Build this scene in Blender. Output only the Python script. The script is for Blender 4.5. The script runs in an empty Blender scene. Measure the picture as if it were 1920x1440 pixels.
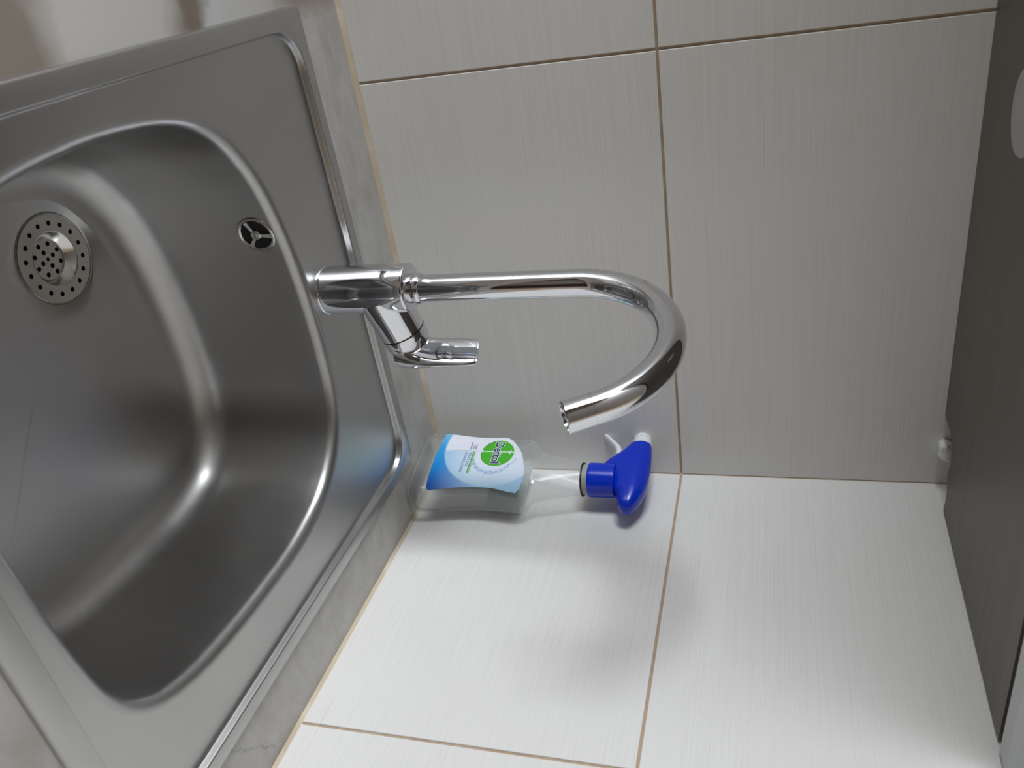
import bpy, bmesh, math, random
from mathutils import Vector, Matrix

SC = bpy.context.scene
COL = SC.collection
PI = math.pi
random.seed(7)

# ------------------------------------------------------------------ camera
cam_d = bpy.data.cameras.new('camera')
cam = bpy.data.objects.new('camera', cam_d)
COL.objects.link(cam)
cam_d.sensor_width = 36.0
cam_d.lens = 1539.65 * 36.0 / 1920.0
cam_d.clip_start = 0.02
Rr = ((0.14655434, 0.259703, 0.9545031),
      (0.86416645, -0.50318833, 0.00422437),
      (0.4813919, 0.82423046, -0.29817106))
cx = Vector(Rr[0]); cy = -Vector(Rr[1]); cz = -Vector(Rr[2])
M = Matrix(((cx.x, cy.x, cz.x, -0.58089154),
            (cx.y, cy.y, cz.y, -0.78786472),
            (cx.z, cy.z, cz.z, 0.39651173),
            (0, 0, 0, 1)))
cam.matrix_world = M
cam_d.dof.use_dof = True
cam_d.dof.focus_distance = 0.86
cam_d.dof.aperture_fstop = 11.0
SC.camera = cam

# ------------------------------------------------------------------ light
w = bpy.data.worlds.new('world')
SC.world = w
w.use_nodes = True
w.node_tree.nodes['Background'].inputs['Color'].default_value = (0.75, 0.85, 1.0, 1)
w.node_tree.nodes['Background'].inputs['Strength'].default_value = 0.3


def area(name, loc, size, sizey, power, color, direction):
    l = bpy.data.lights.new(name, 'AREA')
    l.shape = 'RECTANGLE'
    l.size = size
    l.size_y = sizey
    l.energy = power
    l.color = color
    o = bpy.data.objects.new(name, l)
    COL.objects.link(o)
    o.location = loc
    o.rotation_euler = Vector(direction).to_track_quat('-Z', 'Y').to_euler()
    return o


# daylight entering by the window in the left wall
area('window_daylight', (-3.38, -0.43, 0.86), 0.78, 1.30, 87.0, (0.89, 0.945, 1.0), (1, 0, 0))

SC.view_settings.view_transform = 'Standard'
SC.view_settings.look = 'None'
SC.view_settings.gamma = 1.0
SC.view_settings.use_curve_mapping = False
SC.view_settings.exposure = 0.0


# ------------------------------------------------------------------ materials
def lin(r, g, b):
    f = lambda c: (c / 255.0 / 12.92) if c / 255.0 <= 0.04045 else ((c / 255.0 + 0.055) / 1.055) ** 2.4
    return (f(r), f(g), f(b), 1.0)


class Mat:
    def __init__(self, name):
        self.m = bpy.data.materials.new(name)
        self.m.use_nodes = True
        self.t = self.m.node_tree
        self.b = self.t.nodes['Principled BSDF']

    def n(self, kind, **kw):
        x = self.t.nodes.new(kind)
        for k, v in kw.items():
            setattr(x, k, v)
        return x

    def set(self, **kw):
        for k, v in kw.items():
            self.b.inputs[k.replace('_', ' ')].default_value = v
        return self

    def link(self, a, b):
        self.t.links.new(a, b)

    def coords(self, scale=(1, 1, 1), kind='Object', rot=(0, 0, 0), loc=(0, 0, 0)):
        tc = self.n('ShaderNodeTexCoord')
        mp = self.n('ShaderNodeMapping')
        mp.inputs['Scale'].default_value = scale
        mp.inputs['Rotation'].default_value = rot
        mp.inputs['Location'].default_value = loc
        self.link(tc.outputs[kind], mp.inputs['Vector'])
        return mp.outputs['Vector']

    def noise(self, vec, scale, detail=4.0, rough=0.55, dist=0.0):
        x = self.n('ShaderNodeTexNoise')
        x.inputs['Scale'].default_value = scale
        x.inputs['Detail'].default_value = detail
        x.inputs['Roughness'].default_value = rough
        x.inputs['Distortion'].default_value = dist
        self.link(vec, x.inputs['Vector'])
        return x.outputs['Fac']

    def ramp(self, fac, stops):
        x = self.n('ShaderNodeValToRGB')
        e = x.color_ramp.elements
        while len(e) < len(stops):
            e.new(0.5)
        for i, (p, c) in enumerate(stops):
            e[i].position = p
            e[i].color = c if len(c) == 4 else (*c, 1)
        self.link(fac, x.inputs['Fac'])
        return x.outputs['Color']

    def math(self, op, a, b=0.0, clamp=False):
        x = self.n('ShaderNodeMath', operation=op, use_clamp=clamp)
        for i, v in enumerate((a, b)):
            if isinstance(v, (int, float)):
                x.inputs[i].default_value = v
            else:
                self.link(v, x.inputs[i])
        return x.outputs[0]

    def mix(self, fac, a, b, blend='MIX'):
        x = self.n('ShaderNodeMix', data_type='RGBA', blend_type=blend)
        for s, v in ((x.inputs[0], fac), (x.inputs[6], a), (x.inputs[7], b)):
            if isinstance(v, (int, float)):
                s.default_value = v
            elif isinstance(v, tuple):
                s.default_value = v
            else:
                self.link(v, s)
        return x.outputs[2]

    def bump(self, h, strength=0.2, dist=0.001):
        x = self.n('ShaderNodeBump')
        x.inputs['Strength'].default_value = strength
        x.inputs['Distance'].default_value = dist
        self.link(h, x.inputs['Height'])
        self.link(x.outputs['Normal'], self.b.inputs['Normal'])

    def color(self, c):
        self.link(c, self.b.inputs['Base Color'])


def simple(name, col, rough=0.5, metal=0.0, **kw):
    m = Mat(name).set(Base_Color=col, Roughness=rough, Metallic=metal, **kw)
    return m.m


def tile_material(name, axis):
    """cream ceramic with fine horizontal streaks running along the wall"""
    m = Mat(name)
    sc = (3, 60, 520) if axis == 'x' else (60, 3, 520)
    v = m.coords(sc)
    n1 = m.noise(v, 1.0, 3.0, 0.6)
    sc2 = (9, 60, 1500) if axis == 'x' else (60, 9, 1500)
    n2 = m.noise(m.coords(sc2), 1.0, 2.0, 0.6)
    n3 = m.noise(m.coords((1, 1, 1)), 5.0, 2.0)
    base = m.ramp(n1, [(0.25, lin(233, 231, 226)), (0.5, lin(238, 236, 232)), (0.75, lin(242, 240, 237))])
    fine = m.ramp(n2, [(0.30, lin(196, 190, 180)), (0.40, lin(255, 255, 255))])
    c = m.mix(0.28, base, fine, 'MULTIPLY')
    c = m.mix(0.10, c, m.ramp(n3, [(0.35, lin(218, 212, 204)), (0.65, lin(234, 234, 234))]))
    m.color(c)
    m.set(Roughness=0.36, IOR=1.45)
    m.b.inputs['Specular IOR Level'].default_value = 0.4
    m.bump(n2, 0.10, 0.0004)
    return m.m


MT = {}
MT['tile_x'] = tile_material('ceramic_tile_back', 'x')
MT['tile_y'] = tile_material('ceramic_tile_right', 'y')

m = Mat('grout')
v = m.coords()
m.color(m.ramp(m.noise(v, 60.0), [(0.3, lin(176, 152, 128)), (0.7, lin(196, 176, 152))]))
m.set(Roughness=0.85)
MT['grout'] = m.m

m = Mat('sealant')
v = m.coords()
m.color(m.ramp(m.noise(v, 18.0), [(0.3, lin(200, 180, 152)), (0.55, lin(214, 198, 174)), (0.75, lin(228, 219, 204))]))
m.set(Roughness=0.45)
MT['sealant'] = m.m

# countertop laminate: grey brown stone print with paler and darker clouds
m = Mat('stone_laminate')
v = m.coords((1, 1, 1))
n1 = m.noise(v, 9.0, 6.0, 0.6, 1.2)
n2 = m.noise(m.coords((1.0, 2.0, 1.0), rot=(0, 0, 0.6)), 24.0, 8.0, 0.65, 0.6)
base = m.ramp(n1, [(0.32, lin(166, 161, 154)), (0.5, lin(182, 179, 174)), (0.68, lin(194, 192, 189))])
base = m.mix(0.35, base, m.ramp(n2, [(0.35, lin(154, 148, 140)), (0.6, lin(194, 192, 190))]))
# hairline dark veins
vor = m.n('ShaderNodeTexVoronoi', feature='DISTANCE_TO_EDGE')
vor.inputs['Scale'].default_value = 5.0
dv = m.noise(v, 30.0, 5.0, 0.7)
mv = m.n('ShaderNodeVectorMath', operation='ADD')
m.link(v, mv.inputs[0])
sub = m.n('ShaderNodeVectorMath', operation='SCALE')
cb = m.n('ShaderNodeCombineXYZ')
m.link(dv, cb.inputs[0]); m.link(n1, cb.inputs[1])
m.link(cb.outputs[0], sub.inputs[0]); sub.inputs['Scale'].default_value = 0.16
m.link(sub.outputs[0], mv.inputs[1])
m.link(mv.outputs[0], vor.inputs['Vector'])
vein = m.ramp(vor.outputs['Distance'], [(0.0, (1, 1, 1, 1)), (0.006, (0, 0, 0, 1))])
veinm = m.mix(1.0, vein, m.ramp(m.noise(m.coords(loc=(3, 1, 0)), 7.0, 2.0), [(0.56, (0, 0, 0, 1)), (0.64, (1, 1, 1, 1))]), 'MULTIPLY')
base = m.mix(m.math('MULTIPLY', veinm, 0.5), base, lin(92, 84, 78))
# one thin crack-like vein by the right wall
sxc = m.n('ShaderNodeSeparateXYZ'); m.link(v, sxc.inputs[0])
ddx = m.math('SUBTRACT', sxc.outputs['X'], -0.061); ddy = m.math('SUBTRACT', sxc.outputs['Y'], -0.465)
al = m.math('ADD', m.math('MULTIPLY', ddx, 0.744), m.math('MULTIPLY', ddy, 0.668))
pe = m.math('ADD', m.math('MULTIPLY', ddx, -0.668), m.math('MULTIPLY', ddy, 0.744))
pe = m.math('ADD', pe, m.math('MULTIPLY', m.math('SUBTRACT', m.noise(v, 150.0, 6.0, 0.75), 0.5), 0.020))
on = m.math('MULTIPLY', m.math('LESS_THAN', m.math('ABSOLUTE', pe), 0.0005), m.math('MULTIPLY', m.math('GREATER_THAN', al, 0.0), m.math('LESS_THAN', al, 0.066)))
base = m.mix(m.math('MULTIPLY', on, 0.55), base, lin(96, 88, 82))
# broad white and brown streaks of the print left of the sink
sx = m.n('ShaderNodeSeparateXYZ')
m.link(v, sx.inputs[0])
wob = m.math('MULTIPLY', m.math('SUBTRACT', m.noise(v, 26.0, 3.0, 0.5), 0.5), 0.05)
yy = m.math('ADD', m.math('ADD', sx.outputs['Y'], m.math('MULTIPLY', sx.outputs['X'], 0.12)), wob)
fy = m.math('DIVIDE', m.math('ADD', yy, 0.72), 0.7, True)
streak = m.ramp(fy, [(0.0, lin(170, 160, 150)), (0.30, lin(160, 148, 138)), (0.385, lin(152, 143, 132)),
                     (0.43, lin(214, 212, 210)), (0.565, lin(205, 203, 200)), (0.60, lin(128, 116, 104)),
                     (0.625, lin(130, 120, 108)), (0.65, lin(206, 205, 205)), (0.76, lin(190, 187, 182)),
                     (0.82, lin(150, 138, 128)), (1.0, lin(150, 142, 134))])
msk = m.math('MULTIPLY', m.math('SUBTRACT', -0.535, sx.outputs['X']), 60.0, True)
m.color(m.mix(msk, base, streak))
m.set(Roughness=0.30)
m.bump(n2, 0.04, 0.0003)
MT['counter'] = m.m

# satin stainless steel
m = Mat('satin_steel')
v = m.coords((1, 1, 1))
g = m.noise(m.coords((60, 60, 60)), 1.0, 3.0, 0.6)
n1 = m.noise(v, 6.0, 3.0)
m.color(m.ramp(n1, [(0.3, lin(178, 177, 176)), (0.7, lin(186, 185, 184))]))
m.link(m.ramp(g, [(0.3, (0.34, 0.34, 0.34, 1)), (0.7, (0.36, 0.36, 0.36, 1))]), m.b.inputs['Roughness'])
m.set(Metallic=1.0)
MT['steel'] = m.m
MT['steel_bright'] = simple('polished_steel', lin(205, 203, 200), 0.16, 1.0)
MT['strainer'] = simple('strainer_steel', lin(180, 176, 170), 0.24, 1.0)
MT['chrome'] = simple('chrome', lin(226, 227, 232), 0.045, 1.0)
MT['dark'] = simple('hollow_shade_paint', lin(14, 14, 16), 0.7)  # near-black colour stands in for shade inside the drain and overflow
MT['rubber'] = simple('dark_seal', lin(24, 24, 30), 0.5)

m = Mat('dark_brown_board')
v = m.coords((3, 60, 60))
m.color(m.ramp(m.noise(v, 1.0, 4.0), [(0.3, lin(84, 74, 66)), (0.7, lin(96, 87, 78))]))
m.set(Roughness=0.42)
MT['board'] = m.m
MT['door_paint'] = simple('pale_grey_lacquer', lin(196, 200, 200), 0.35)
MT['gap'] = simple('gap_shade_paint', lin(30, 26, 28), 0.8)  # shade between carcass and doors, painted as a dark colour
MT['puck'] = simple('puck_white', lin(168, 168, 164), 0.4)
m = Mat('white_filler')
h = m.noise(m.coords(), 160.0, 4.0)
m.set(Base_Color=lin(244, 244, 242), Roughness=0.85)
m.bump(h, 0.5, 0.002)
MT['filler'] = m.m
MT['wall_paint'] = simple('room_paint', lin(120, 112, 104), 0.8)
MT['ceiling_paint'] = simple('ceiling_paint', lin(170, 167, 162), 0.85)
MT['floor_tile'] = simple('floor_brown', lin(72, 64, 58), 0.5)
MT['door_wood'] = simple('dark_wood', lin(52, 40, 34), 0.45)

# bottle plastics
m = Mat('clear_plastic')
t = m.t
for x in list(t.nodes):
    if x.type == 'BSDF_PRINCIPLED':
        t.nodes.remove(x)
out = [x for x in t.nodes if x.type == 'OUTPUT_MATERIAL'][0]
tr = m.n('ShaderNodeBsdfTransparent'); tr.inputs['Color'].default_value = (0.98, 0.982, 0.98, 1)
gl = m.n('ShaderNodeBsdfGlossy'); gl.inputs['Roughness'].default_value = 0.03
gl.inputs['Color'].default_value = (1, 1, 1, 1)
lw = m.n('ShaderNodeLayerWeight'); lw.inputs['Blend'].default_value = 0.5
frs = m.math('ADD', 0.05, m.math('MULTIPLY', m.math('POWER', lw.outputs['Facing'], 3.5), 0.8))
mx = m.n('ShaderNodeMixShader')
df = m.n('ShaderNodeBsdfDiffuse'); df.inputs['Color'].default_value = (0.85, 0.88, 0.88, 1)
hz = m.n('ShaderNodeMixShader'); hz.inputs[0].default_value = 0.14
m.link(tr.outputs[0], hz.inputs[1]); m.link(df.outputs[0], hz.inputs[2])
m.link(frs, mx.inputs[0]); m.link(hz.outputs[0], mx.inputs[1]); m.link(gl.outputs[0], mx.inputs[2])
m.link(mx.outputs[0], out.inputs['Surface'])
MT['clear'] = m.m

m = Mat('clear_liquid')
t = m.t
for x in list(t.nodes):
    if x.type == 'BSDF_PRINCIPLED':
        t.nodes.remove(x)
out = [x for x in t.nodes if x.type == 'OUTPUT_MATERIAL'][0]
tr = m.n('ShaderNodeBsdfTransparent'); tr.inputs['Color'].default_value = (0.985, 0.992, 0.99, 1)
rf = m.n('ShaderNodeBsdfRefraction'); rf.inputs['IOR'].default_value = 1.2; rf.inputs['Roughness'].default_value = 0.02
mx = m.n('ShaderNodeMixShader'); mx.inputs[0].default_value = 0.28
m.link(tr.outputs[0], mx.inputs[1]); m.link(rf.outputs[0], mx.inputs[2])
m.link(mx.outputs[0], out.inputs['Surface'])
MT['liquid'] = m.m
MT['blue'] = Mat('blue_plastic').set(Base_Color=lin(0, 50, 200), Roughness=0.22, IOR=1.5).m
MT['white_plastic'] = simple('white_plastic', lin(236, 238, 240), 0.35)
MT['navy_ink'] = simple('navy_ink', lin(32, 30, 96), 0.5)
MT['white_ink'] = simple('white_ink', lin(240, 244, 246), 0.5)
MT['purple_ink'] = simple('purple_ink', lin(112, 104, 164), 0.5)
MT['blue_ink'] = simple('blue_ink', lin(86, 132, 184), 0.5)
MT['green_dark'] = simple('green_dark', lin(40, 110, 50), 0.5)
MT['green_pale'] = simple('green_pale', lin(140, 196, 140), 0.5)

m = Mat('green_oval')
v = m.coords(kind='Generated')
sx = m.n('ShaderNodeSeparateXYZ'); m.link(v, sx.inputs[0])
def blob(mm, sxyz, x0, z0, r):
    dx = mm.math('SUBTRACT', sxyz.outputs['X'], x0)
    dz = mm.math('SUBTRACT', sxyz.outputs['Y'], z0)
    d = mm.math('SQRT', mm.math('ADD', mm.math('MULTIPLY', dx, dx), mm.math('MULTIPLY', dz, dz)))
    return mm.math('SUBTRACT', 1.0, mm.math('DIVIDE', d, r), True)
c = m.mix(blob(m, sx, 0.68, 0.10, 0.30), lin(72, 178, 40), lin(226, 226, 120))
c = m.mix(blob(m, sx, 0.30, 0.88, 0.22), c, lin(210, 232, 150))
m.color(c); m.set(Roughness=0.4)
MT['green_oval'] = m.m

# printed label: blue at the foot fading to a white bubble above
m = Mat('printed_label')
tc = m.n('ShaderNodeTexCoord')
sx = m.n('ShaderNodeSeparateXYZ'); m.link(tc.outputs['Object'], sx.inputs[0])
H, Z = sx.outputs['X'], sx.outputs['Z']
def dist(mm, h0, z0):
    dx = mm.math('SUBTRACT', H, h0); dz = mm.math('SUBTRACT', Z, z0)
    return mm.math('SQRT', mm.math('ADD', mm.math('MULTIPLY', dx, dx), mm.math('MULTIPLY', dz, dz)))
blue = m.ramp(m.math('MULTIPLY', m.math('ADD', H, 0.045), 11.2, True),
              [(0.0, lin(120, 196, 232)), (0.25, lin(52, 160, 222)), (0.6, lin(14, 132, 208)), (0.95, lin(6, 84, 180)), (1.0, lin(4, 74, 172))])
up = m.math('MULTIPLY', m.math('SUBTRACT', Z, 0.030), 17.0, True)
foot = m.mix(m.math('MULTIPLY', up, m.math('MULTIPLY', m.math('ADD', H, 0.02), 22.0, True)), blue, lin(164, 204, 234))
pale = m.ramp(m.math('MULTIPLY', m.math('ADD', H, 0.045), 11.0, True),
              [(0.0, lin(232, 232, 240)), (0.45, lin(226, 232, 242)), (0.75, lin(206, 224, 240)), (1.0, lin(158, 200, 232))])
bub = m.math('MULTIPLY', m.math('SUBTRACT', 0.062, dist(m, -0.024, 0.094)), 380.0, True)
c = m.mix(bub, foot, pale)
hz = m.math('MULTIPLY', m.math('SUBTRACT', H, -0.017), 400.0, True)
low = m.math('MULTIPLY', m.math('SUBTRACT', 0.078, Z), 26.0, True)
c = m.mix(m.math('MULTIPLY', m.math('MULTIPLY', hz, low), m.math('MULTIPLY', bub, 0.62)), c, lin(120, 186, 228))
m.color(c)
m.set(Roughness=0.35)
MT['label'] = m.m
m = Mat('back_label_film')
m.set(Base_Color=lin(236, 242, 242), Roughness=0.5)
tl = m.n('ShaderNodeBsdfTranslucent'); tl.inputs['Color'].default_value = lin(236, 242, 242)
mx = m.n('ShaderNodeMixShader'); mx.inputs[0].default_value = 0.5
out = [x for x in m.t.nodes if x.type == 'OUTPUT_MATERIAL'][0]
m.link(m.b.outputs[0], mx.inputs[1]); m.link(tl.outputs[0], mx.inputs[2]); m.link(mx.outputs[0], out.inputs['Surface'])
MT['back_label'] = m.m
m = Mat('splash')
n1 = m.noise(m.coords((90, 90, 160)), 3.0, 5.0, 0.7)
m.color(m.ramp(n1, [(0.36, lin(122, 152, 202)), (0.5, lin(176, 198, 228)), (0.62, lin(226, 234, 244))]))
m.set(Roughness=0.4)
MT['splash'] = m.m


# ------------------------------------------------------------------ helpers
def tag(o, label=None, cat=None, group=None, kind=None):
    for k, v in (('label', label), ('category', cat), ('group', group), ('kind', kind)):
        if v:
            o[k] = v
    return o


def empty(name, loc, rotz, label, cat, group=None):
    o = bpy.data.objects.new(name, None)
    o.empty_display_size = 0.03
    COL.objects.link(o)
    o.location = loc
    o.rotation_euler = (0, 0, rotz)
    return tag(o, label, cat, group)


def finish(name, bm, mat, parent=None, smooth=True, angle=35.0):
    bmesh.ops.recalc_face_normals(bm, faces=bm.faces[:])
    me = bpy.data.meshes.new(name)
    bm.to_mesh(me)
    bm.free()
    return from_mesh(name, me, mat, parent, smooth, angle)


def from_mesh(name, me, mat, parent=None, smooth=True, angle=35.0):
    me.materials.clear()
    me.materials.append(mat)
    if smooth:
        for p in me.polygons:
            p.use_smooth = True
        me.set_sharp_from_angle(angle=math.radians(angle))
    o = bpy.data.objects.new(name, me)
    COL.objects.link(o)
    if parent:
        o.parent = parent
    return o


def box_bm(lo, hi, bevel=0.0, seg=2, bm=None):
    bm = bm or bmesh.new()
    r = bmesh.ops.create_cube(bm, size=1.0)
    vs = r['verts']
    for v in vs:
        v.co = Vector([lo[i] + (v.co[i] + 0.5) * (hi[i] - lo[i]) for i in range(3)])
    if bevel:
        es = {e for v in vs for e in v.link_edges}
        bmesh.ops.bevel(bm, geom=list(es), offset=bevel, segments=seg, profile=0.5, affect='EDGES')
    return bm


def loft(rings, close=True, cap0=True, cap1=True, bm=None):
    bm = bm or bmesh.new()
    rv = [[bm.verts.new(p) for p in r] for r in rings]
    n = len(rv[0])
    for a, b in zip(rv[:-1], rv[1:]):
        for i in range(n if close else n - 1):
            j = (i + 1) % n
            bm.faces.new((a[i], a[j], b[j], b[i]))
    if cap0:
        bm.faces.new(list(reversed(rv[0])))
    if cap1:
        bm.faces.new(rv[-1])
    return bm


def lathe(profile, n=64, frame=None, cap0=True, cap1=True, bm=None):
    """profile (r, h) turned about the frame's local z"""
    fr = frame or Matrix.Identity(4)
    rings = []
    for r, h in profile:
        rings.append([fr @ Vector((r * math.cos(2 * PI * i / n), r * math.sin(2 * PI * i / n), h)) for i in range(n)])
    return loft(rings, True, cap0, cap1, bm)


def frame_at(origin, z, xhint=(1, 0, 0)):
    z = Vector(z).normalized()
    x = Vector(xhint) - z * z.dot(Vector(xhint))
    x.normalize()
    y = z.cross(x)
    return Matrix(((x.x, y.x, z.x, origin[0]), (x.y, y.y, z.y, origin[1]), (x.z, y.z, z.z, origin[2]), (0, 0, 0, 1)))


def plate(name, loops, thick, mat, parent=None, bevel=0.0, frame=None, smooth=False, res=2):
    """flat plate filled from nested 2D loops (inner loops are holes), thickness centred on the plane"""
    cu = bpy.data.curves.new(name, 'CURVE')
    cu.dimensions = '2D'
    cu.fill_mode = 'BOTH'
    cu.extrude = max(thick / 2 - bevel, 0.0)
    cu.bevel_depth = bevel
    cu.bevel_resolution = res
    cu.offset = -bevel
    for lp in loops:
        s = cu.splines.new('POLY')
        s.points.add(len(lp) - 1)
        for p, q in zip(s.points, lp):
            p.co = (q[0], q[1], 0, 1)
        s.use_cyclic_u = True
    return curve_to_mesh(name, cu, mat, parent, frame, smooth)


def curve_to_mesh(name, cu, mat, parent, frame, smooth=False):
    tmp = bpy.data.objects.new('tmp', cu)
    COL.objects.link(tmp)
    dg = bpy.context.evaluated_depsgraph_get()
    dg.update()
    me = bpy.data.meshes.new_from_object(tmp.evaluated_get(dg))
    bpy.data.objects.remove(tmp)
    me.name = name
    if frame:
        me.transform(frame)
    return from_mesh(name, me, mat, parent, smooth, 30)


def circle(r, n=48, c=(0, 0), ph=0.0):
    return [(c[0] + r * math.cos(ph + 2 * PI * i / n), c[1] + r * math.sin(ph + 2 * PI * i / n)) for i in range(n)]


def lettering(name, txt, size, mat, parent, frame, extrude=0.00008, offset=0.0, xscale=1.0, align='LEFT', shear=0.0, bold=False):
    cu = bpy.data.curves.new(name, 'FONT')
    cu.body = txt
    cu.size = size
    cu.extrude = extrude
    cu.offset = offset
    cu.align_x = align
    cu.resolution_u = 3
    fr = frame @ Matrix.Diagonal((xscale, 1, 1, 1))
    return curve_to_mesh(name, cu, mat, parent, fr)


def catmull(pts, sub=16, closed=True):
    out = []
    n = len(pts)
    rng = n if closed else n - 1
    for i in range(rng):
        if closed:
            p = [pts[(i + k - 1) % n] for k in range(4)]
        else:
            p = [pts[max(0, min(n - 1, i + k - 1))] for k in range(4)]
        for s in range(sub):
            t = s / sub
            o = []
            for d in range(len(p[0])):
                a, b, c, e = p[0][d], p[1][d], p[2][d], p[3][d]
                o.append(0.5 * (2 * b + (c - a) * t + (2 * a - 5 * b + 4 * c - e) * t * t + (3 * b - a - 3 * c + e) * t ** 3))
            out.append(tuple(o))
    if not closed:
        out.append(tuple(pts[-1]))
    return out


# ------------------------------------------------------------------ room shell
ROOM_X0, ROOM_Y0, ROOM_Z0, ROOM_Z1 = -3.4, -2.6, -0.9, 1.55
T = 0.0095                        # tile thickness


def struct(name, bm, mat, parent=None, smooth=False):
    o = finish(name, bm, mat, parent, smooth)
    if parent is None:
        tag(o, kind='structure')
    return o


wall_back = struct('wall_back', box_bm((ROOM_X0, 0.0016, ROOM_Z0), (0.12, 0.12, ROOM_Z1)), MT['grout'])
wall_right = struct('wall_right', box_bm((0.0016, ROOM_Y0, ROOM_Z0), (0.12, 0.0016, ROOM_Z1)), MT['grout'])
struct('floor', box_bm((ROOM_X0, ROOM_Y0, ROOM_Z0 - 0.05), (0.12, 0.12, ROOM_Z0)), MT['floor_tile'])
struct('ceiling', box_bm((ROOM_X0, ROOM_Y0, ROOM_Z1), (0.12, 0.12, ROOM_Z1 + 0.05)), MT['ceiling_paint'])
struct('wall_front', box_bm((ROOM_X0, ROOM_Y0 - 0.1, ROOM_Z0), (0.12, ROOM_Y0, ROOM_Z1)), MT['wall_paint'])
# left wall with the window opening
WY0, WY1, WZ0, WZ1 = -0.85, -0.02, 0.18, 1.54
bm = box_bm((ROOM_X0 - 0.1, ROOM_Y0, ROOM_Z0), (ROOM_X0, WY0, ROOM_Z1))
box_bm((ROOM_X0 - 0.1, WY1, ROOM_Z0), (ROOM_X0, 0.12, ROOM_Z1), bm=bm)
box_bm((ROOM_X0 - 0.1, WY0, ROOM_Z0), (ROOM_X0, WY1, WZ0), bm=bm)
box_bm((ROOM_X0 - 0.1, WY0, WZ1), (ROOM_X0, WY1, ROOM_Z1), bm=bm)
struct('wall_left', bm, MT['wall_paint'])
# unseen dark door in the front wall, added for the chrome to reflect
struct('added_door_1', box_bm((-1.15, ROOM_Y0 - 0.02, ROOM_Z0), (-0.3, ROOM_Y0 + 0.03, 1.15), 0.004), MT['door_wood'])


def tiles(wall, axis, cells, mat):
    for (a0, a1, z0, z1) in cells:
        if axis == 'x':
            lo, hi = (a0, 0.0, z0), (a1, T, z1)
        else:
            lo, hi = (0.0, a0, z0), (T, a1, z1)
        bm = box_bm(lo, hi, 0.0007, 2)
        finish('tile', bm, mat, wall, False)


G = 0.0013                        # half joint
XJ, YJ, ZJ = -0.4675, -0.3883, 0.300
tiles(wall_back, 'x', [(XJ + G, -0.0008, 0.004, ZJ - G), (XJ + G, -0.0008, ZJ + G, 0.598),
                       (XJ - 0.6, XJ - G, 0.004, ZJ - G), (XJ - 0.6, XJ - G, ZJ + G, 0.598),
                       (XJ - 1.2, XJ - 0.6 - 2 * G, 0.004, ZJ - G), (XJ - 1.2, XJ - 0.6 - 2 * G, ZJ + G, 0.598),
                       (XJ - 1.8, XJ - 1.2 - 2 * G, 0.004, ZJ - G), (XJ - 1.8, XJ - 1.2 - 2 * G, ZJ + G, 0.598)], MT['tile_x'])
tiles(wall_right, 'y', [(YJ + G, -0.0006, 0.004, ZJ - G), (YJ + G, -0.0006, ZJ + G, 0.598),
                        (YJ - 0.6, YJ - G, 0.004, ZJ - G), (YJ - 0.6, YJ - G, ZJ + G, 0.598),
                        (YJ + G, -0.0006, 0.598 + 2 * G, 0.897), (YJ - 0.6, YJ - G, 0.598 + 2 * G, 0.897)], MT['tile_y'])


def bead(name, p0, p1, out1, out2, mat, w1, w2, seed):
    """sealant bead in a corner: slightly uneven concave strip"""
    rnd = random.Random(seed)
    p0, p1, out1, out2 = map(Vector, (p0, p1, out1, out2))
    n = 90
    rings = []
    for i in range(n + 1):
        p = p0.lerp(p1, i / n)
        k = 1.0 + 0.16 * (rnd.random() - 0.5)
        a, b = out1 * w1 * k, out2 * w2 * (1.0 + 0.16 * (rnd.random() - 0.5))
        rings.append([p, p + a, p + a * 0.45 + b * 0.45, p + b])
    return struct(name, loft(rings), mat, None, True)


bead('trim_1', (-2.26, 0.0012, -0.0002), (-0.001, 0.0012, -0.0002), (0, -1, 0), (0, 0, 1), MT['sealant'], 0.0048, 0.0060, 1)
bead('trim_2', (0.0012, -0.62, -0.0002), (0.0012, -0.001, -0.0002), (-1, 0, 0), (0, 0, 1), MT['sealant'], 0.0020, 0.0048, 2)
bead('trim_3', (0.0012, 0.0012, 0.002), (0.0012, 0.0012, 0.60), (-1, 0, 0), (0, -1, 0), MT['sealant'], 0.0026, 0.0024, 3)


# ------------------------------------------------------------------ countertop and sink
SKEW = 0.012


def sk(x, y):
    return (x, y + SKEW * (x + 0.30) * 0.8)


def rrect(x0, x1, y0, y1, r, n=24):
    pts = []
    for cxx, cyy, a0 in ((x1 - r, y1 - r, 0), (x0 + r, y1 - r, PI / 2), (x0 + r, y0 + r, PI), (x1 - r, y0 + r, 1.5 * PI)):
        for i in range(n + 1):
            a = a0 + PI / 2 * i / n
            pts.append((cxx + r * math.cos(a), cyy + r * math.sin(a)))
    return pts


BC = (-0.319, -0.358)             # bowl centre
BOWL = [(-0.1310, -0.3500), (-0.1318, -0.3000), (-0.1420, -0.2500), (-0.1600, -0.2200), (-0.1865, -0.1965), (-0.2190, -0.1845),
        (-0.2600, -0.1805), (-0.3000, -0.1800), (-0.3400, -0.1825), (-0.3794, -0.1880), (-0.4200, -0.1990), (-0.4480, -0.2130),
        (-0.4720, -0.2320), (-0.4900, -0.2580), (-0.4990, -0.2850), (-0.5040, -0.3200), (-0.5060, -0.3700), (-0.5010, -0.4350),
        (-0.4900, -0.4780), (-0.4700, -0.5080), (-0.4420, -0.5260), (-0.4000, -0.5350), (-0.3600, -0.5375), (-0.3100, -0.5365),
        (-0.2700, -0.5340), (-0.2300, -0.5300), (-0.1960, -0.5240), (-0.1720, -0.5120), (-0.1530, -0.4890), (-0.1400, -0.4500), (-0.1335, -0.4000)]
dense = catmull(BOWL, 24)


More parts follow.
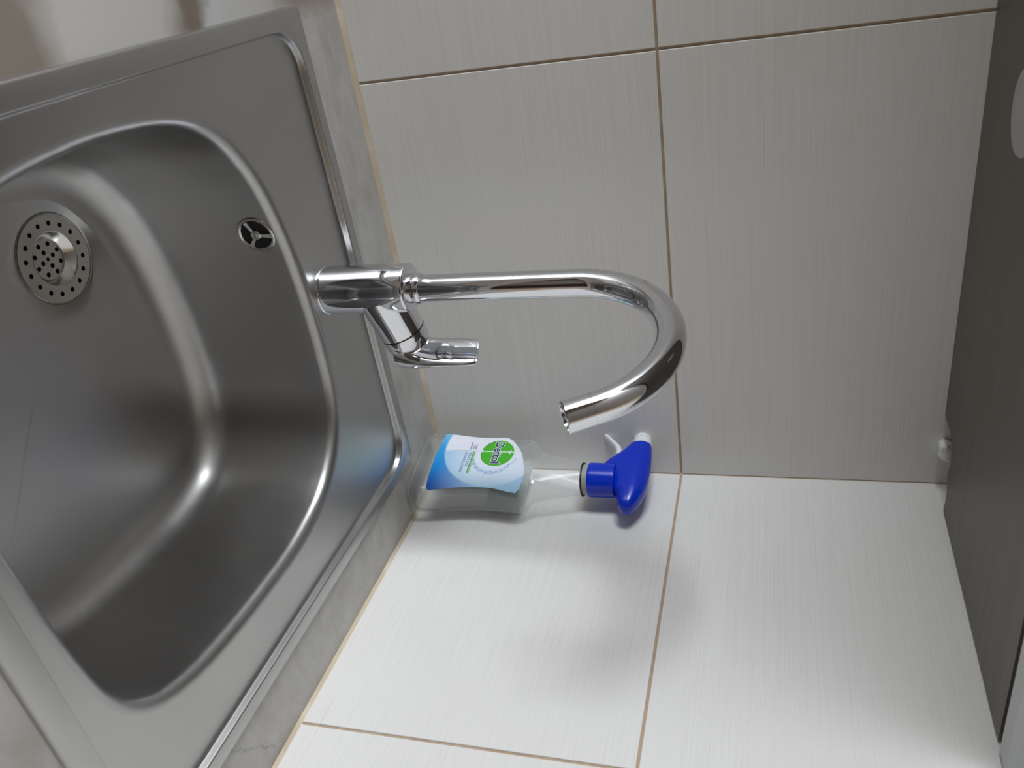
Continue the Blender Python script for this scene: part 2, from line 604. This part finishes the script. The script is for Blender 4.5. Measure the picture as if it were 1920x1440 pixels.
def ray_poly(poly, c, ang):
    d = (math.cos(ang), math.sin(ang))
    best = None
    for i in range(len(poly)):
        a, b = poly[i], poly[(i + 1) % len(poly)]
        ex, ey = b[0] - a[0], b[1] - a[1]
        den = d[0] * ey - d[1] * ex
        if abs(den) < 1e-14:
            continue
        ax, ay = a[0] - c[0], a[1] - c[1]
        t = (ax * ey - ay * ex) / den
        u = (ax * d[1] - ay * d[0]) / den
        if t > 0 and -1e-9 <= u <= 1 + 1e-9:
            if best is None or t > best:
                best = t
    return (c[0] + d[0] * best, c[1] + d[1] * best)


# angles: even ones plus fine ones round the corners of the rim
rim_out = [sk(*p) for p in rrect(-0.5500, -0.0640, -0.5725, -0.0775, 0.007, 10)]
step_out = [sk(*p) for p in rrect(-0.5345, -0.0780, -0.5540, -0.0915, 0.035, 20)]
angs = [2 * PI * i / 360 for i in range(360)]
angs += [math.atan2(p[1] - BC[1], p[0] - BC[0]) % (2 * PI) for p in rim_out]
angs = sorted(angs)
A2 = [angs[0]]
for a in angs[1:]:
    if a - A2[-1] > 0.0012:
        A2.append(a)
angs = A2


def sample(poly):
    return [ray_poly(poly, BC, a) for a in angs]


def offset(pts, d):
    n = len(pts)
    out = []
    for i in range(n):
        a, b = pts[i - 1], pts[(i + 1) % n]
        tx, ty = b[0] - a[0], b[1] - a[1]
        l = math.hypot(tx, ty) or 1e-9
        out.append((pts[i][0] - ty / l * d, pts[i][1] + tx / l * d))   # + d is inward for CCW
    return out


Sb = sample(dense)
S_step = sample(step_out)
S_step_in = sample([sk(*p) for p in rrect(-0.5308, -0.0817, -0.5503, -0.0952, 0.0315, 20)])
S_rim = sample(rim_out)
S_rim_in = sample([sk(*p) for p in rrect(-0.5475, -0.0665, -0.5695, -0.0800, 0.006, 10)])
ZF, ZD = 0.0042, -0.0024          # flange height, deck height

# countertop slab with the sink cut-out
top = empty('countertop', (-0.9, -0.32, -0.04), 0, 'grey brown stone-print countertop running round the steel sink', 'countertop')
hole = sample([sk(*p) for p in rrect(-0.5440, -0.0700, -0.5660, -0.0840, 0.012, 10)])
outer = sample([(0.001, 0.001), (-2.26, 0.001), (-2.26, -0.64), (0.001, -0.64)])
outer_c = [(0.001, 0.001), (-2.26, 0.001), (-2.26, -0.64), (0.001, -0.64)]
slab = plate('slab', [outer_c, hole], 0.04, MT['counter'], None, 0.0, Matrix.Translation((0, 0, -0.02)))
slab.parent = top
slab.matrix_parent_inverse = Matrix.Translation((-0.9, -0.32, -0.04)).inverted()

sink = empty('kitchen_sink', (-0.307, -0.325, 0.0), 0, 'square stainless steel kitchen sink with one deep rounded bowl set in the counter', 'sink')
INV = Matrix.Translation((-0.307, -0.325, 0.0)).inverted()


def r3(pts, z):
    return [Vector((p[0], p[1], z)) for p in pts]


def lerp2(P, Q, t):
    return [(p[0] + (q[0] - p[0]) * t, p[1] + (q[1] - p[1]) * t) for p, q in zip(P, Q)]


# rim: raised flange, stepping down to the deck
rings = [r3(S_rim, -0.0002), r3(lerp2(S_rim, S_rim_in, 0.15), ZF * 0.45), r3(lerp2(S_rim, S_rim_in, 0.5), ZF * 0.85), r3(S_rim_in, ZF)]
for t, k in ((0.0, 0), (0.16, 0.03), (0.30, 0.12), (0.40, 0.26), (0.60, 0.74), (0.70, 0.88), (0.84, 0.97), (1.0, 1.0)):
    rings.append(r3(lerp2(S_step, S_step_in, t), ZF + (ZD - ZF) * k))
deck_lip = offset(Sb, -0.006)
rings.append(r3(lerp2(S_step_in, deck_lip, 0.03), ZD))
for t in (0.3, 0.6, 0.97, 1.0):
    rings.append(r3(lerp2(S_step_in, deck_lip, t), ZD))
rim = finish('rim', loft(rings, True, False, False), MT['steel'], sink, True, 60)
rim.matrix_parent_inverse = INV

# bowl: rolled lip, drafted walls, wide fillet, floor falling to the waste
DR = (-0.4040, -0.2890)
DRR = 0.0375
prof = []
for i in range(0, 9):                              # lip roll
    a = PI / 2 * i / 8 * 0.93
    prof.append((-0.006 + 0.0105 * math.sin(a), ZD - 0.0105 * (1 - math.cos(a))))
o_w, z_w = prof[-1]
FZ = -0.1475
RB = 0.036
WO = 0.0095
for i in range(1, 9):
    t = i / 8
    prof.append((o_w + (WO - o_w) * t, z_w + (FZ + RB - z_w) * t))
for i in range(1, 13):
    a = PI / 2 * i / 12
    prof.append((WO + RB * (1 - math.cos(a)), FZ + RB - RB * math.sin(a)))


def smooth_ring(P, k):
    for _ in range(k):
        P = [((P[i - 1][0] + 2 * P[i][0] + P[(i + 1) % len(P)][0]) / 4, (P[i - 1][1] + 2 * P[i][1] + P[(i + 1) % len(P)][1]) / 4) for i in range(len(P))]
    return P


rings = [r3(offset(Sb, o), z) for o, z in prof]
last = offset(Sb, prof[-1][0])
waste = []
for p in last:
    a = math.atan2(p[1] - DR[1], p[0] - DR[0])
    waste.append((DR[0] + DRR * math.cos(a), DR[1] + DRR * math.sin(a)))
for t in (0.04, 0.2, 0.4, 0.6, 0.8, 0.93, 1.0):
    rings.append(r3(lerp2(last, waste, t), FZ - 0.0030 * t))
ZW = FZ - 0.0030
rings.append(r3(lerp2(waste, [DR] * len(waste), 0.03), ZW - 0.0012))
rings.append(r3(lerp2(waste, [DR] * len(waste), 0.05), ZW - 0.004))
bowl = finish('bowl', loft(rings, True, False, False), MT['steel'], sink, True, 60)
bowl.matrix_parent_inverse = INV

# waste strainer: perforated ring, dished centre
strainer = empty('drain_strainer', (DR[0], DR[1], ZW - 0.004), 0, 'round perforated steel strainer set in the sink drain', 'strainer')
def local_plate(name, loops, thick, mat, par, z, bevel=0.0, smooth=False):
    return plate(name, loops, thick, mat, par, bevel, Matrix.Translation((0, 0, z)), smooth)
holes_o = [circle(0.0020, 14, (0.0283 * math.cos(2 * PI * (i + 0.3) / 16), 0.0283 * math.sin(2 * PI * (i + 0.3) / 16))) for i in range(16)]
local_plate('perforated_ring', [circle(0.0352, 72), circle(0.0222, 64)] + holes_o, 0.0009, MT['strainer'], strainer, 0.0036)
bm = lathe([(0.0353, 0.0036), (0.0362, 0.0040), (0.0366, 0.0034), (0.0366, 0.0005), (0.0352, 0.0005)], 72, None, False, False)
finish('flange', bm, MT['strainer'], strainer, True)
bm = lathe([(0.0224, 0.0041), (0.0212, 0.0038), (0.0170, -0.0032), (0.0160, -0.0040)], 64, None, False, False)
finish('dished_wall', bm, MT['steel_bright'], strainer, True, 60)
holes_i = [circle(0.0020, 14, (0.0125 * math.cos(2 * PI * (i + 0.4) / 8), 0.0125 * math.sin(2 * PI * (i + 0.4) / 8))) for i in range(8)]
holes_i += [circle(0.0020, 14, (0.0062 * math.cos(2 * PI * (i + 0.15) / 4), 0.0062 * math.sin(2 * PI * (i + 0.15) / 4))) for i in range(4)]
holes_i += [circle(0.0016, 14)]
local_plate('perforated_disc', [circle(0.0164, 64)] + holes_i, 0.0009, MT['strainer'], strainer, -0.0040)
bm = lathe([(0.0355, 0.0002), (0.0355, -0.012), (0.001, -0.012)], 48, None, False, True)
finish('waste_cup', bm, MT['dark'], strainer, True)  # cup blackened to paint the shade below the strainer

# overflow grille on the back wall of the bowl
ang_o = math.atan2(-0.203 - BC[1], -0.3795 - BC[0])
io = min(range(len(angs)), key=lambda i: abs(angs[i] - ang_o % (2 * PI)))
def wall_point(z):
    for (oa, za), (ob, zb) in zip(prof[:-1], prof[1:]):
        if za >= z >= zb:
            t = (za - z) / (za - zb)
            return offset(Sb, oa + (ob - oa) * t)[io]
zo = -0.0275
p_o = wall_point(zo)
q0, q1 = wall_point(zo + 0.012), wall_point(zo - 0.012)
s0, s1 = Sb[io - 2], Sb[(io + 2) % len(Sb)]
tang = Vector((s0[0] - s1[0], s0[1] - s1[1], 0)).normalized()
upv = Vector((q0[0] - q1[0], q0[1] - q1[1], 0.024)).normalized()
nrm = upv.cross(tang) * 1.0
if nrm.dot(Vector((0, -1, 0))) < 0:
    nrm = -nrm
FR = frame_at((p_o[0], p_o[1], zo), nrm, (1, 0, 0))
over = empty('overflow_grille', (0, 0, 0), 0, 'small round three-spoked overflow grille high on the back wall of the sink bowl', 'overflow')
over.matrix_world = FR
R_o = 0.0170
bm = lathe([(R_o, -0.0006), (R_o, 0.0008), (R_o - 0.0010, 0.0016), (R_o - 0.0022, 0.0016), (R_o - 0.0034, 0.0006), (R_o - 0.0036, -0.0010)], 64, None, False, False)
finish('ring', bm, MT['steel_bright'], over, True, 60)
bm = lathe([(R_o - 0.0030, 0.0003), (0.0005, 0.0003)], 48, None, False, True)
finish('opening_shade_disc', bm, MT['dark'], over, True)  # flat disc, the shade of the opening painted dark
bm = lathe([(0.0046, 0.0004), (0.0046, 0.0016), (0.0036, 0.0022), (0.0026, 0.0019), (0.0004, 0.0017)], 32, None, False, True)
finish('hub', bm, MT['steel_bright'], over, True, 60)
for k in range(3):
    a = PI * 0.46 + 2 * PI * k / 3
    bm = bmesh.new()
    d = Vector((math.cos(a), math.sin(a), 0)); s = Vector((-math.sin(a), math.cos(a), 0))
    rings = []
    for r, wd in ((0.0036, 0.0020), (0.0066, 0.0016), (R_o - 0.0032, 0.0024)):
        c = d * r
        rings.append([c - s * wd + Vector((0, 0, 0.0004)), c + s * wd + Vector((0, 0, 0.0004)), c + s * wd * 0.8 + Vector((0, 0, 0.0016)), c - s * wd * 0.8 + Vector((0, 0, 0.0016))])
    finish('spoke', loft(rings), MT['steel_bright'], over, True)

# ------------------------------------------------------------------ faucet
FX, FY = -0.3073, -0.1465
faucet = empty('kitchen_faucet', (FX, FY, ZD), 0, 'chrome single-lever kitchen faucet with a tall curved spout on the sink deck', 'faucet')
ch = MT['chrome']
bm = lathe([(0.0236, 0.0), (0.0237, 0.0012), (0.0230, 0.0022), (0.0222, 0.0024)], 72, Matrix.Translation((-0.0012, 0, 0)), True, False)
finish('base_ring', bm, ch, faucet, True, 50)
bm = lathe([(0.0215, 0.0020), (0.0228, 0.0030), (0.0228, 0.030), (0.0226, 0.0835), (0.0222, 0.0850), (0.0213, 0.0858), (0.0150, 0.0860)], 80, Matrix.Translation((-0.0012, 0, 0)), True, True)
finish('body', bm, ch, faucet, True, 40)
bm = lathe([(0.0140, 0.0858), (0.0140, 0.0900), (0.0134, 0.0904), (0.0134, 0.0912), (0.0143, 0.0916), (0.0143, 0.0950), (0.0138, 0.0962), (0.0122, 0.0966)], 64, None, True, True)
finish('collar', bm, ch, faucet, True, 40)


def tube(path, radius, n=40, cap0=True, cap1=True):
    rings = []
    up = Vector((1, 0.2, 0.1))
    for i, p in enumerate(path):
        a = path[max(0, i - 1)]; b = path[min(len(path) - 1, i + 1)]
        t = (Vector(b) - Vector(a)).normalized()
        x = up - t * up.dot(t)
        x.normalize()
        up = x
        y = t.cross(x)
        r = radius(i / (len(path) - 1)) if callable(radius) else radius
        rings.append([Vector(p) + x * r * math.cos(2 * PI * k / n) + y * r * math.sin(2 * PI * k / n) for k in range(n)])
    return loft(rings, True, cap0, cap1)


PHI = math.radians(-80.5)
H0, RA, TH, TAIL, RT = 0.2395, 0.0862, math.radians(152), 0.0225, 0.0124
dx, dy = math.cos(PHI), math.sin(PHI)
prof_s = [(0.0, 0.0925 + (H0 - 0.0925) * i / 12) for i in range(13)]
for i in range(1, 49):
    a = TH * i / 48
    prof_s.append((RA - RA * math.cos(a), H0 + RA * math.sin(a)))
e = prof_s[-1]
tail_dir = (math.sin(TH), math.cos(TH))
t_sp = 0.0015
prof_s.append((e[0] + tail_dir[0] * t_sp, e[1] + tail_dir[1] * t_sp))
path = [(dx * a, dy * a, b - ZD) for a, b in prof_s]
spout = finish('spout', tube(path, RT, 48), ch, faucet, True, 50)
p_e = Vector(path[-1])
td = Vector((dx * tail_dir[0], dy * tail_dir[0], tail_dir[1]))
fr_t = frame_at(p_e, td)
LA = TAIL - t_sp
bm = lathe([(RT - 0.0006, -0.0002), (RT - 0.0006, 0.0006), (RT + 0.0001, 0.0008), (RT + 0.0001, LA - 0.0010), (RT - 0.0008, LA), (RT - 0.0022, LA), (RT - 0.0026, LA - 0.003), (0.001, LA - 0.003)], 56, fr_t, True, True)
aer = finish('aerator', bm, ch, faucet, True, 40)

# mixer cartridge housing, rising to the right
TILT = math.radians(12.5)
AZ = math.radians(10)
ax = Vector((math.cos(TILT) * math.cos(AZ), math.cos(TILT) * math.sin(AZ), math.sin(TILT))).normalized()
hc = Vector((0.0, 0.0, 0.0525))
frh = frame_at(hc, ax, (0, 1, 0))
bm = lathe([(0.0236, 0.004), (0.0232, 0.020), (0.0226, 0.028), (0.0222, 0.0472)], 72, frh, True, True)
finish('cartridge_housing', bm, ch, faucet, True, 40)
bm = lathe([(0.0213, 0.0468), (0.0213, 0.0488)], 64, frh, True, True)
finish('seal_ring', bm, MT['rubber'], faucet, True, 40)
lever = finish('lever_handle', lathe([(0.0221, 0.0486), (0.0223, 0.0499), (0.0219, 0.0590), (0.0203, 0.0650), (0.0180, 0.0700), (0.0140, 0.0726), (0.0070, 0.0738), (0.0010, 0.0740)], 72, frh, True, True), ch, faucet, True, 40)
# the blade of the lever
secs = [((0.0630, 0.0030, 0.0570), 0.0190, 0.0110), ((0.0648, 0.0022, 0.0690), 0.0192, 0.0098), ((0.0660, 0.0012, 0.0790), 0.0184, 0.0070),
        ((0.0664, 0.0004, 0.0880), 0.0174, 0.0046), ((0.0663, 0.0, 0.0980), 0.0168, 0.0034), ((0.0663, 0.0, 0.1120), 0.0164, 0.0028),
        ((0.0664, 0.0, 0.1270), 0.0160, 0.0025), ((0.0664, 0.0, 0.1360), 0.0150, 0.0022), ((0.0664, 0.0, 0.1392), 0.0126, 0.0014)]
rings = []
for c, wy, wx in secs:
    rg = []
    for k in range(40):
        a = 2 * PI * k / 40
        ca, sa = math.cos(a), math.sin(a)
        px = math.copysign(abs(ca) ** 0.7, ca) * wx
        py = math.copysign(abs(sa) ** 0.62, sa) * wy
        rg.append(Vector((c[0] + px * 0.9 + py * -0.45, c[1] + py * 0.88 + px * 0.4, c[2] - py * 0.10)))
    rings.append(rg)
finish('lever_blade', loft(rings), ch, lever, True, 50)
# dark screw plug on the handle
fr_p = frame_at(frh @ Vector((0.0, 0.0, 0.0560)), Vector((-0.42, -0.30, 0.86)))
fr_p = frame_at(frh @ Vector((0, 0, 0.0560)) + (fr_p.to_3x3() @ Vector((0, 0, 1))) * 0.0215, fr_p.to_3x3() @ Vector((0, 0, 1)))
finish('screw_plug', lathe([(0.0018, 0.0), (0.0018, 0.0006), (0.0008, 0.0008)], 20, fr_p, True, True), MT['rubber'], lever, True)

# ------------------------------------------------------------------ spray bottle
YAW = math.radians(12)
bottle = empty('spray_bottle', (-0.0346, -0.061, 0.0), math.atan2(-math.cos(YAW), math.sin(YAW)),
               'clear plastic spray bottle with blue trigger head standing in the corner of the counter', 'bottle')


def body_ring(a, b, z, n=72, e=5.0, h0=0.0, slant=0.0):
    out = []
    for k in range(n):
        t = 2 * PI * k / n
        ca, sa = math.cos(t), math.sin(t)
        out.append(Vector((h0 + a * math.copysign(abs(ca) ** (2 / e), ca), b * math.copysign(abs(sa) ** (2 / e), sa), z + slant * ca)))
    return out


# z, half width, half depth, exponent
BODY = [(0.0006, 0.0400, 0.0150, 4.5), (0.0012, 0.0440, 0.0175, 4.5), (0.0040, 0.0478, 0.0198, 4.8), (0.0090, 0.0500, 0.0207, 5.0), (0.018, 0.0502, 0.0210, 5.4), (0.032, 0.0490, 0.0210, 5.6),
        (0.050, 0.0462, 0.0208, 5.6), (0.070, 0.0436, 0.0205, 5.6), (0.088, 0.0428, 0.0204, 5.6), (0.104, 0.0434, 0.0205, 5.6),
        (0.118, 0.0448, 0.0206, 5.4), (0.128, 0.0456, 0.0204, 5.0), (0.135, 0.0452, 0.0198, 4.4), (0.1395, 0.0430, 0.0186, 3.8), (0.1420, 0.0395, 0.0174, 3.2),
        (0.1440, 0.0356, 0.0168, 2.8), (0.1480, 0.0330, 0.0168, 2.5), (0.158, 0.0300, 0.0170, 2.3), (0.170, 0.0268, 0.0170, 2.1),
        (0.182, 0.0234, 0.0168, 2.0), (0.192, 0.0200, 0.0166, 2.0), (0.1975, 0.0178, 0.0164, 2.0), (0.2000, 0.0170, 0.0164, 2.0)]


def body_h0(z):
    return 0.0 + max(0.0, min(1.0, (z - 0.14) / 0.05)) * 0.002


bod = finish('bottle_body', loft([body_ring(a, b, z, 72, e, body_h0(z)) for z, a, b, e in BODY], True, True, False), MT['clear'], bottle, True, 60)
LIQ = [(z + 0.0012, a - 0.0014, b - 0.0014, e) for z, a, b, e in BODY if z < 0.129]
finish('cleaning_liquid', loft([body_ring(a, b, z, 72, e) for z, a, b, e in LIQ]), MT['liquid'], bottle, True, 60)

H_0 = 0.0022
fr_c = Matrix.Translation((H_0, 0, 0))
finish('neck_ring', lathe([(0.0165, 0.1984), (0.0190, 0.1986), (0.0192, 0.1993), (0.0190, 0.2000), (0.0165, 0.2002)], 64, fr_c, False, False), MT['rubber'], bottle, True, 40)
finish('neck_collar', lathe([(0.0172, 0.2001), (0.0172, 0.2066)], 64, fr_c, False, False), MT['puck'], bottle, True, 40)
prof_c = [(0.0150, 0.2060), (0.0186, 0.2060), (0.0192, 0.2070), (0.0194, 0.2100), (0.0190, 0.2300), (0.0186, 0.2352), (0.0150, 0.2360)]
head = finish('trigger_head', lathe(prof_c, 64, fr_c, True, True), MT['blue'], bottle, True, 40)
# shroud: lofted along the width, from tail to nozzle
SH = [  # h, z low, z high, half depth
    (0.0452, 0.2510, 0.2532, 0.0020), (0.0446, 0.2484, 0.2556, 0.0052), (0.0428, 0.2456, 0.2580, 0.0080), (0.0395, 0.2432, 0.2606, 0.0102), (0.0350, 0.2416, 0.2634, 0.0116),
    (0.0290, 0.2402, 0.2660, 0.0126), (0.0230, 0.2390, 0.2682, 0.0134), (0.0195, 0.2360, 0.2694, 0.0138), (0.0160, 0.2330, 0.2702, 0.0140), (0.0080, 0.2300, 0.2714, 0.0142),
    (0.0000, 0.2260, 0.2720, 0.0142), (-0.0100, 0.2200, 0.2722, 0.0140), (-0.0170, 0.2180, 0.2722, 0.0136), (-0.0235, 0.2225, 0.2720, 0.0130), (-0.0300, 0.2290, 0.2717, 0.0122),
    (-0.0380, 0.2366, 0.2712, 0.0114), (-0.0440, 0.2414, 0.2706, 0.0108), (-0.0490, 0.2450, 0.2700, 0.0104), (-0.0510, 0.2466, 0.2694, 0.0098)]
rings = []
for h, z0, z1, d in SH:
    zc, hz = (z0 + z1) / 2, (z1 - z0) / 2
    rg = []
    for k in range(48):
        t = 2 * PI * k / 48
        ca, sa = math.cos(t), math.sin(t)
        rg.append(Vector((h, d * math.copysign(abs(ca) ** 0.85, ca), zc + hz * math.copysign(abs(sa) ** 0.85, sa))))
    rings.append(rg)
finish('shroud', loft(rings), MT['blue'], head, True, 60)
fr_n = frame_at((-0.0500, 0, 0.2588), Vector((-1, 0, -0.02)), (0, 1, 0))
noz = finish('nozzle', lathe([(0.0108, 0.0), (0.0110, 0.002), (0.0106, 0.008), (0.0098, 0.0130), (0.0082, 0.0158), (0.0040, 0.0164), (0.0012, 0.0164)], 48, fr_n, True, True), MT['white_plastic'], head, True, 50)
for k in range(12):
    a = 2 * PI * k / 12
    q = fr_n @ Vector((0.0104 * math.cos(a), 0.0104 * math.sin(a), 0.0085))
    fr_g = frame_at(q, fr_n.to_3x3() @ Vector((0, 0, 1)), fr_n.to_3x3() @ Vector((math.cos(a), math.sin(a), 0)))
    bm = box_bm((-0.0006, -0.0003, -0.0022), (0.00025, 0.0003, 0.0022))
    bm.transform(fr_g)
    finish('grip_rib', bm, MT['puck'], noz, False)
# trigger
tp = catmull([(-0.034, 0.2350), (-0.0440, 0.2330), (-0.0520, 0.2270), (-0.0600, 0.2195), (-0.0665, 0.2130), (-0.0742, 0.2075)], 6, False)
rings = []
for i, (h, z) in enumerate(tp):
    a = tp[max(0, i - 1)]; b = tp[min(len(tp) - 1, i + 1)]
    t = Vector((b[0] - a[0], 0, b[1] - a[1])).normalized()
    nn = Vector((t.z, 0, -t.x))
    f = i / (len(tp) - 1)
    th = 0.0044 * (1 - f) + 0.0017 * f
    wd = 0.0066 * (1 - f) + 0.0056 * f
    rings.append([Vector((h, 0, z)) + nn * th * math.cos(2 * PI * k / 20) + Vector((0, wd, 0)) * math.sin(2 * PI * k / 20) for k in range(20)])
finish('trigger', loft(rings), MT['white_plastic'], head, True, 60)

# front label, traced in its own plane
LAB = [(-0.0420, 0.0285), (-0.0416, 0.0393), (-0.0392, 0.0570), (-0.0376, 0.0745), (-0.0377, 0.0908), (-0.0384, 0.1030), (-0.0370, 0.1085),
       (-0.0297, 0.1169), (-0.0148, 0.1275), (0.0053, 0.1344), (0.0203, 0.1371), (0.0344, 0.1366), (0.0432, 0.1340), (0.0440, 0.1310), (0.0416, 0.1180), (0.0391, 0.1063),
       (0.0381, 0.0903), (0.0388, 0.0703), (0.0422, 0.0514), (0.0452, 0.0340), (0.0446, 0.0296), (0.0400, 0.0268), (0.0200, 0.0246), (-0.0073, 0.0240), (-0.0250, 0.0252), (-0.0370, 0.0268)]
YL = -0.0216
fr_l = Matrix(((1, 0, 0, 0), (0, 0, -1, YL), (0, 1, 0, 0), (0, 0, 0, 1)))     # label plane: x -> h, y -> z, facing -y


def at_label(x, z, lift):
    return Matrix.Translation((0, -lift, 0)) @ fr_l @ Matrix.Translation((x, z, 0))


label = plate('label', [catmull(LAB, 6)], 0.0005, MT['label'], bottle, 0.0, fr_l)
BKL = [(-0.0340, 0.0845), (0.0345, 0.0845), (0.0360, 0.1120), (0.0365, 0.1240), (0.0330, 0.1290), (-0.0330, 0.1290), (-0.0365, 0.1240), (-0.0350, 0.1120)]
fr_b = Matrix(((1, 0, 0, 0), (0, 0, -1, 0.0214), (0, 1, 0, 0), (0, 0, 0, 1)))
plate('back_label', [BKL], 0.0004, MT['back_label'], bottle, 0.0, fr_b)

OV = (-0.0135, 0.0990)
OA, OB = 0.0198, 0.0197
def oval(s=1.0, dx=0.0, dz=0.0):
    return [(dx + OA * s * math.cos(2 * PI * i / 64) , dz + OB * s * math.sin(2 * PI * i / 64)) for i in range(64)]
plate('oval_shadow', [oval(1.0, -0.0002, -0.0006)], 0.0001, MT['green_dark'], label, 0.0, at_label(*OV, 0.00028))
plate('logo_oval', [oval(0.985)], 0.0001, MT['green_oval'], label, 0.0, at_label(*OV, 0.00040))
# white sword: blade up and down, cross guard
plate('logo_sword', [[(-0.0005, -0.016), (0.0005, -0.016), (0.0006, 0.0140), (0.0030, 0.0140), (0.0034, 0.0150), (0.0006, 0.0152), (0.0006, 0.0196),
                      (-0.0006, 0.0196), (-0.0006, 0.0152), (-0.0030, 0.0160), (-0.0034, 0.0150), (-0.0006, 0.0140)]], 0.0001, MT['white_ink'], label, 0.0, at_label(OV[0] - 0.0022, OV[1], 0.00050))
plate('sword_line', [[(-0.0002, 0.0), (0.0002, 0.0), (0.0003, 0.038), (-0.0003, 0.038)]], 0.0001, MT['green_pale'], label, 0.0, at_label(-0.0163, 0.0420, 0.00032))
plate('sword_glint', [[(0.0028 * (1.0 if k % 2 == 0 else 0.38) * math.cos(PI * k / 8), 0.0028 * (1.0 if k % 2 == 0 else 0.38) * math.sin(PI * k / 8)) for k in range(16)]], 0.0001, MT['white_ink'], label, 0.0, at_label(-0.0160, 0.0800, 0.00052))
# brand word with white halo
for off, mt, lift in ((0.00095, 'white_ink', 0.00058), (0.00032, 'navy_ink', 0.00068)):
    lettering('logo_lettering', 'Dettol', 0.0142, MT[mt], label, at_label(-0.0310, 0.0942, lift), 0.00004, off, 0.905)
# writing under the logo
plate('green_bar', [[(-0.0150, 0.0), (0.0182, 0.0), (0.0182, 0.0030), (-0.0150, 0.0030)]], 0.0001, MT['green_pale'], label, 0.0, at_label(0.0, 0.0690, 0.00032))
plate('bar_edge', [[(-0.0150, 0.0), (0.0182, 0.0), (0.0182, 0.0008), (-0.0150, 0.0008)]], 0.0001, MT['green_dark'], label, 0.0, at_label(0.0, 0.0688, 0.00040))
lettering('label_text', 'SPRAY DO', 0.0050, MT['blue_ink'], label, at_label(-0.0140, 0.0642, 0.00040), 0.00004, 0.0, 0.92)
lettering('label_text', 'POWIERZCHNI', 0.0050, MT['blue_ink'], label, at_label(-0.0140, 0.0592, 0.00040), 0.00004, 0.0, 0.92)
for i, s in enumerate(('ZABIJA', '99,9%', 'BAKTERII')):
    lettering('label_text', s, 0.0030, MT['purple_ink'], label, at_label(-0.0182, 0.0698 - 0.0032 * i, 0.00040), 0.00004, 0.0, 0.95, 'RIGHT')
# splash crescent under the logo
cr, ci = [], []
for i in range(49):
    f = i / 48
    a = math.radians(-82 + 160 * f)
    ro = (0.0290 + 0.0055 * math.sin(PI * min(1, f * 1.25)) - 0.0035 * f) * (1 + 0.012 * math.sin(i * 2.3))
    wd = 0.0064 * math.sin(PI * f) ** 0.7 * (1 - 0.45 * f) * (1 + 0.22 * math.sin(i * 1.7))
    cr.append((ro * math.cos(a), ro * math.sin(a)))
    ci.append(((ro - wd) * math.cos(a), (ro - wd) * math.sin(a)))
plate('splash', [cr + ci[::-1]], 0.0001, MT['splash'], label, 0.0, at_label(OV[0], OV[1], 0.00030))

# ------------------------------------------------------------------ wall cabinet
Z2 = 0.567
cab = empty('wall_cabinet', (-0.6, -0.17, Z2), 0, 'dark brown wall cabinet over the sink with pale grey door front', 'cabinet')
CINV = Matrix.Translation((-0.6, -0.17, Z2)).inverted()
under = [(-0.0030, -0.3225), (-0.0030, -0.0485), (-0.0149, -0.0518), (-0.0275, -0.0533), (-0.0366, -0.0480), (-0.0487, -0.0463), (-0.0580, -0.0510), (-0.0678, -0.0550), (-0.0794, -0.0536),
         (-0.0860, -0.0470), (-0.0872, -0.0374), (-0.0868, -0.0113), (-0.0877, -0.0008), (-1.2, -0.0008), (-1.2, -0.3225)]
o = plate('bottom_panel', [under], 0.018, MT['board'], cab, 0.0, Matrix.Translation((0, 0, Z2 + 0.009)))
o.matrix_parent_inverse = CINV
o = finish('carcass', box_bm((-1.2, -0.3215, Z2 + 0.0185), (-0.0030, -0.060, 1.25)), MT['board'], cab, False)
o.matrix_parent_inverse = CINV
o = finish('gap_shade_strip', box_bm((-1.2, -0.3315, Z2 + 0.004), (-0.0030, -0.3216, 1.25)), MT['gap'], cab, False)  # solid dark strip painting the shade between carcass and doors
o.matrix_parent_inverse = CINV
for x0, x1 in ((-0.6005, -0.0032), (-1.2, -0.6025)):
    o = finish('door', box_bm((x0, -0.3500, Z2 - 0.001), (x1, -0.3317, 1.25), 0.001), MT['door_paint'], cab, False)
    o.matrix_parent_inverse = CINV

cab.rotation_euler.x = 0.022
cab.location.z -= 0.0026

puck = empty('puck_light', (-0.4200, -0.1430, Z2 - 0.0021), 0, 'round white puck light under the dark wall cabinet', 'light')
finish('housing', lathe([(0.030, 0.0), (0.030, -0.003), (0.0288, -0.0042), (0.0260, -0.0046)], 64, None, True, True), MT['puck'], puck, True, 40)
finish('lens', lathe([(0.0250, -0.0044), (0.0245, -0.0050), (0.0010, -0.0054)], 48, None, True, True), MT['puck'], puck, True, 40)

# lump of filler in the gap between cabinet and tiles
bm = bmesh.new()
bmesh.ops.create_icosphere(bm, subdivisions=3, radius=1.0)
rnd = random.Random(5)
for v in bm.verts:
    k = 1 + 0.10 * math.sin(7 * v.co.x + 3 * v.co.z) + 0.08 * math.sin(9 * v.co.z + 5 * v.co.y)
    q = [math.copysign(abs(c) ** 0.6, c) * k for c in v.co]
    v.co = Vector((q[0] * 0.0112 + q[2] * 0.0012, q[1] * 0.0070, q[2] * 0.0068))
fl = finish('filler_lump', bm, MT['filler'], None, True, 80)
fl.location = (-0.0475, -0.0071, 0.5718)
puck.rotation_euler.x = 0.022
tag(fl, 'white lump of filler stuck in the gap between cabinet and back tiles', 'filler')
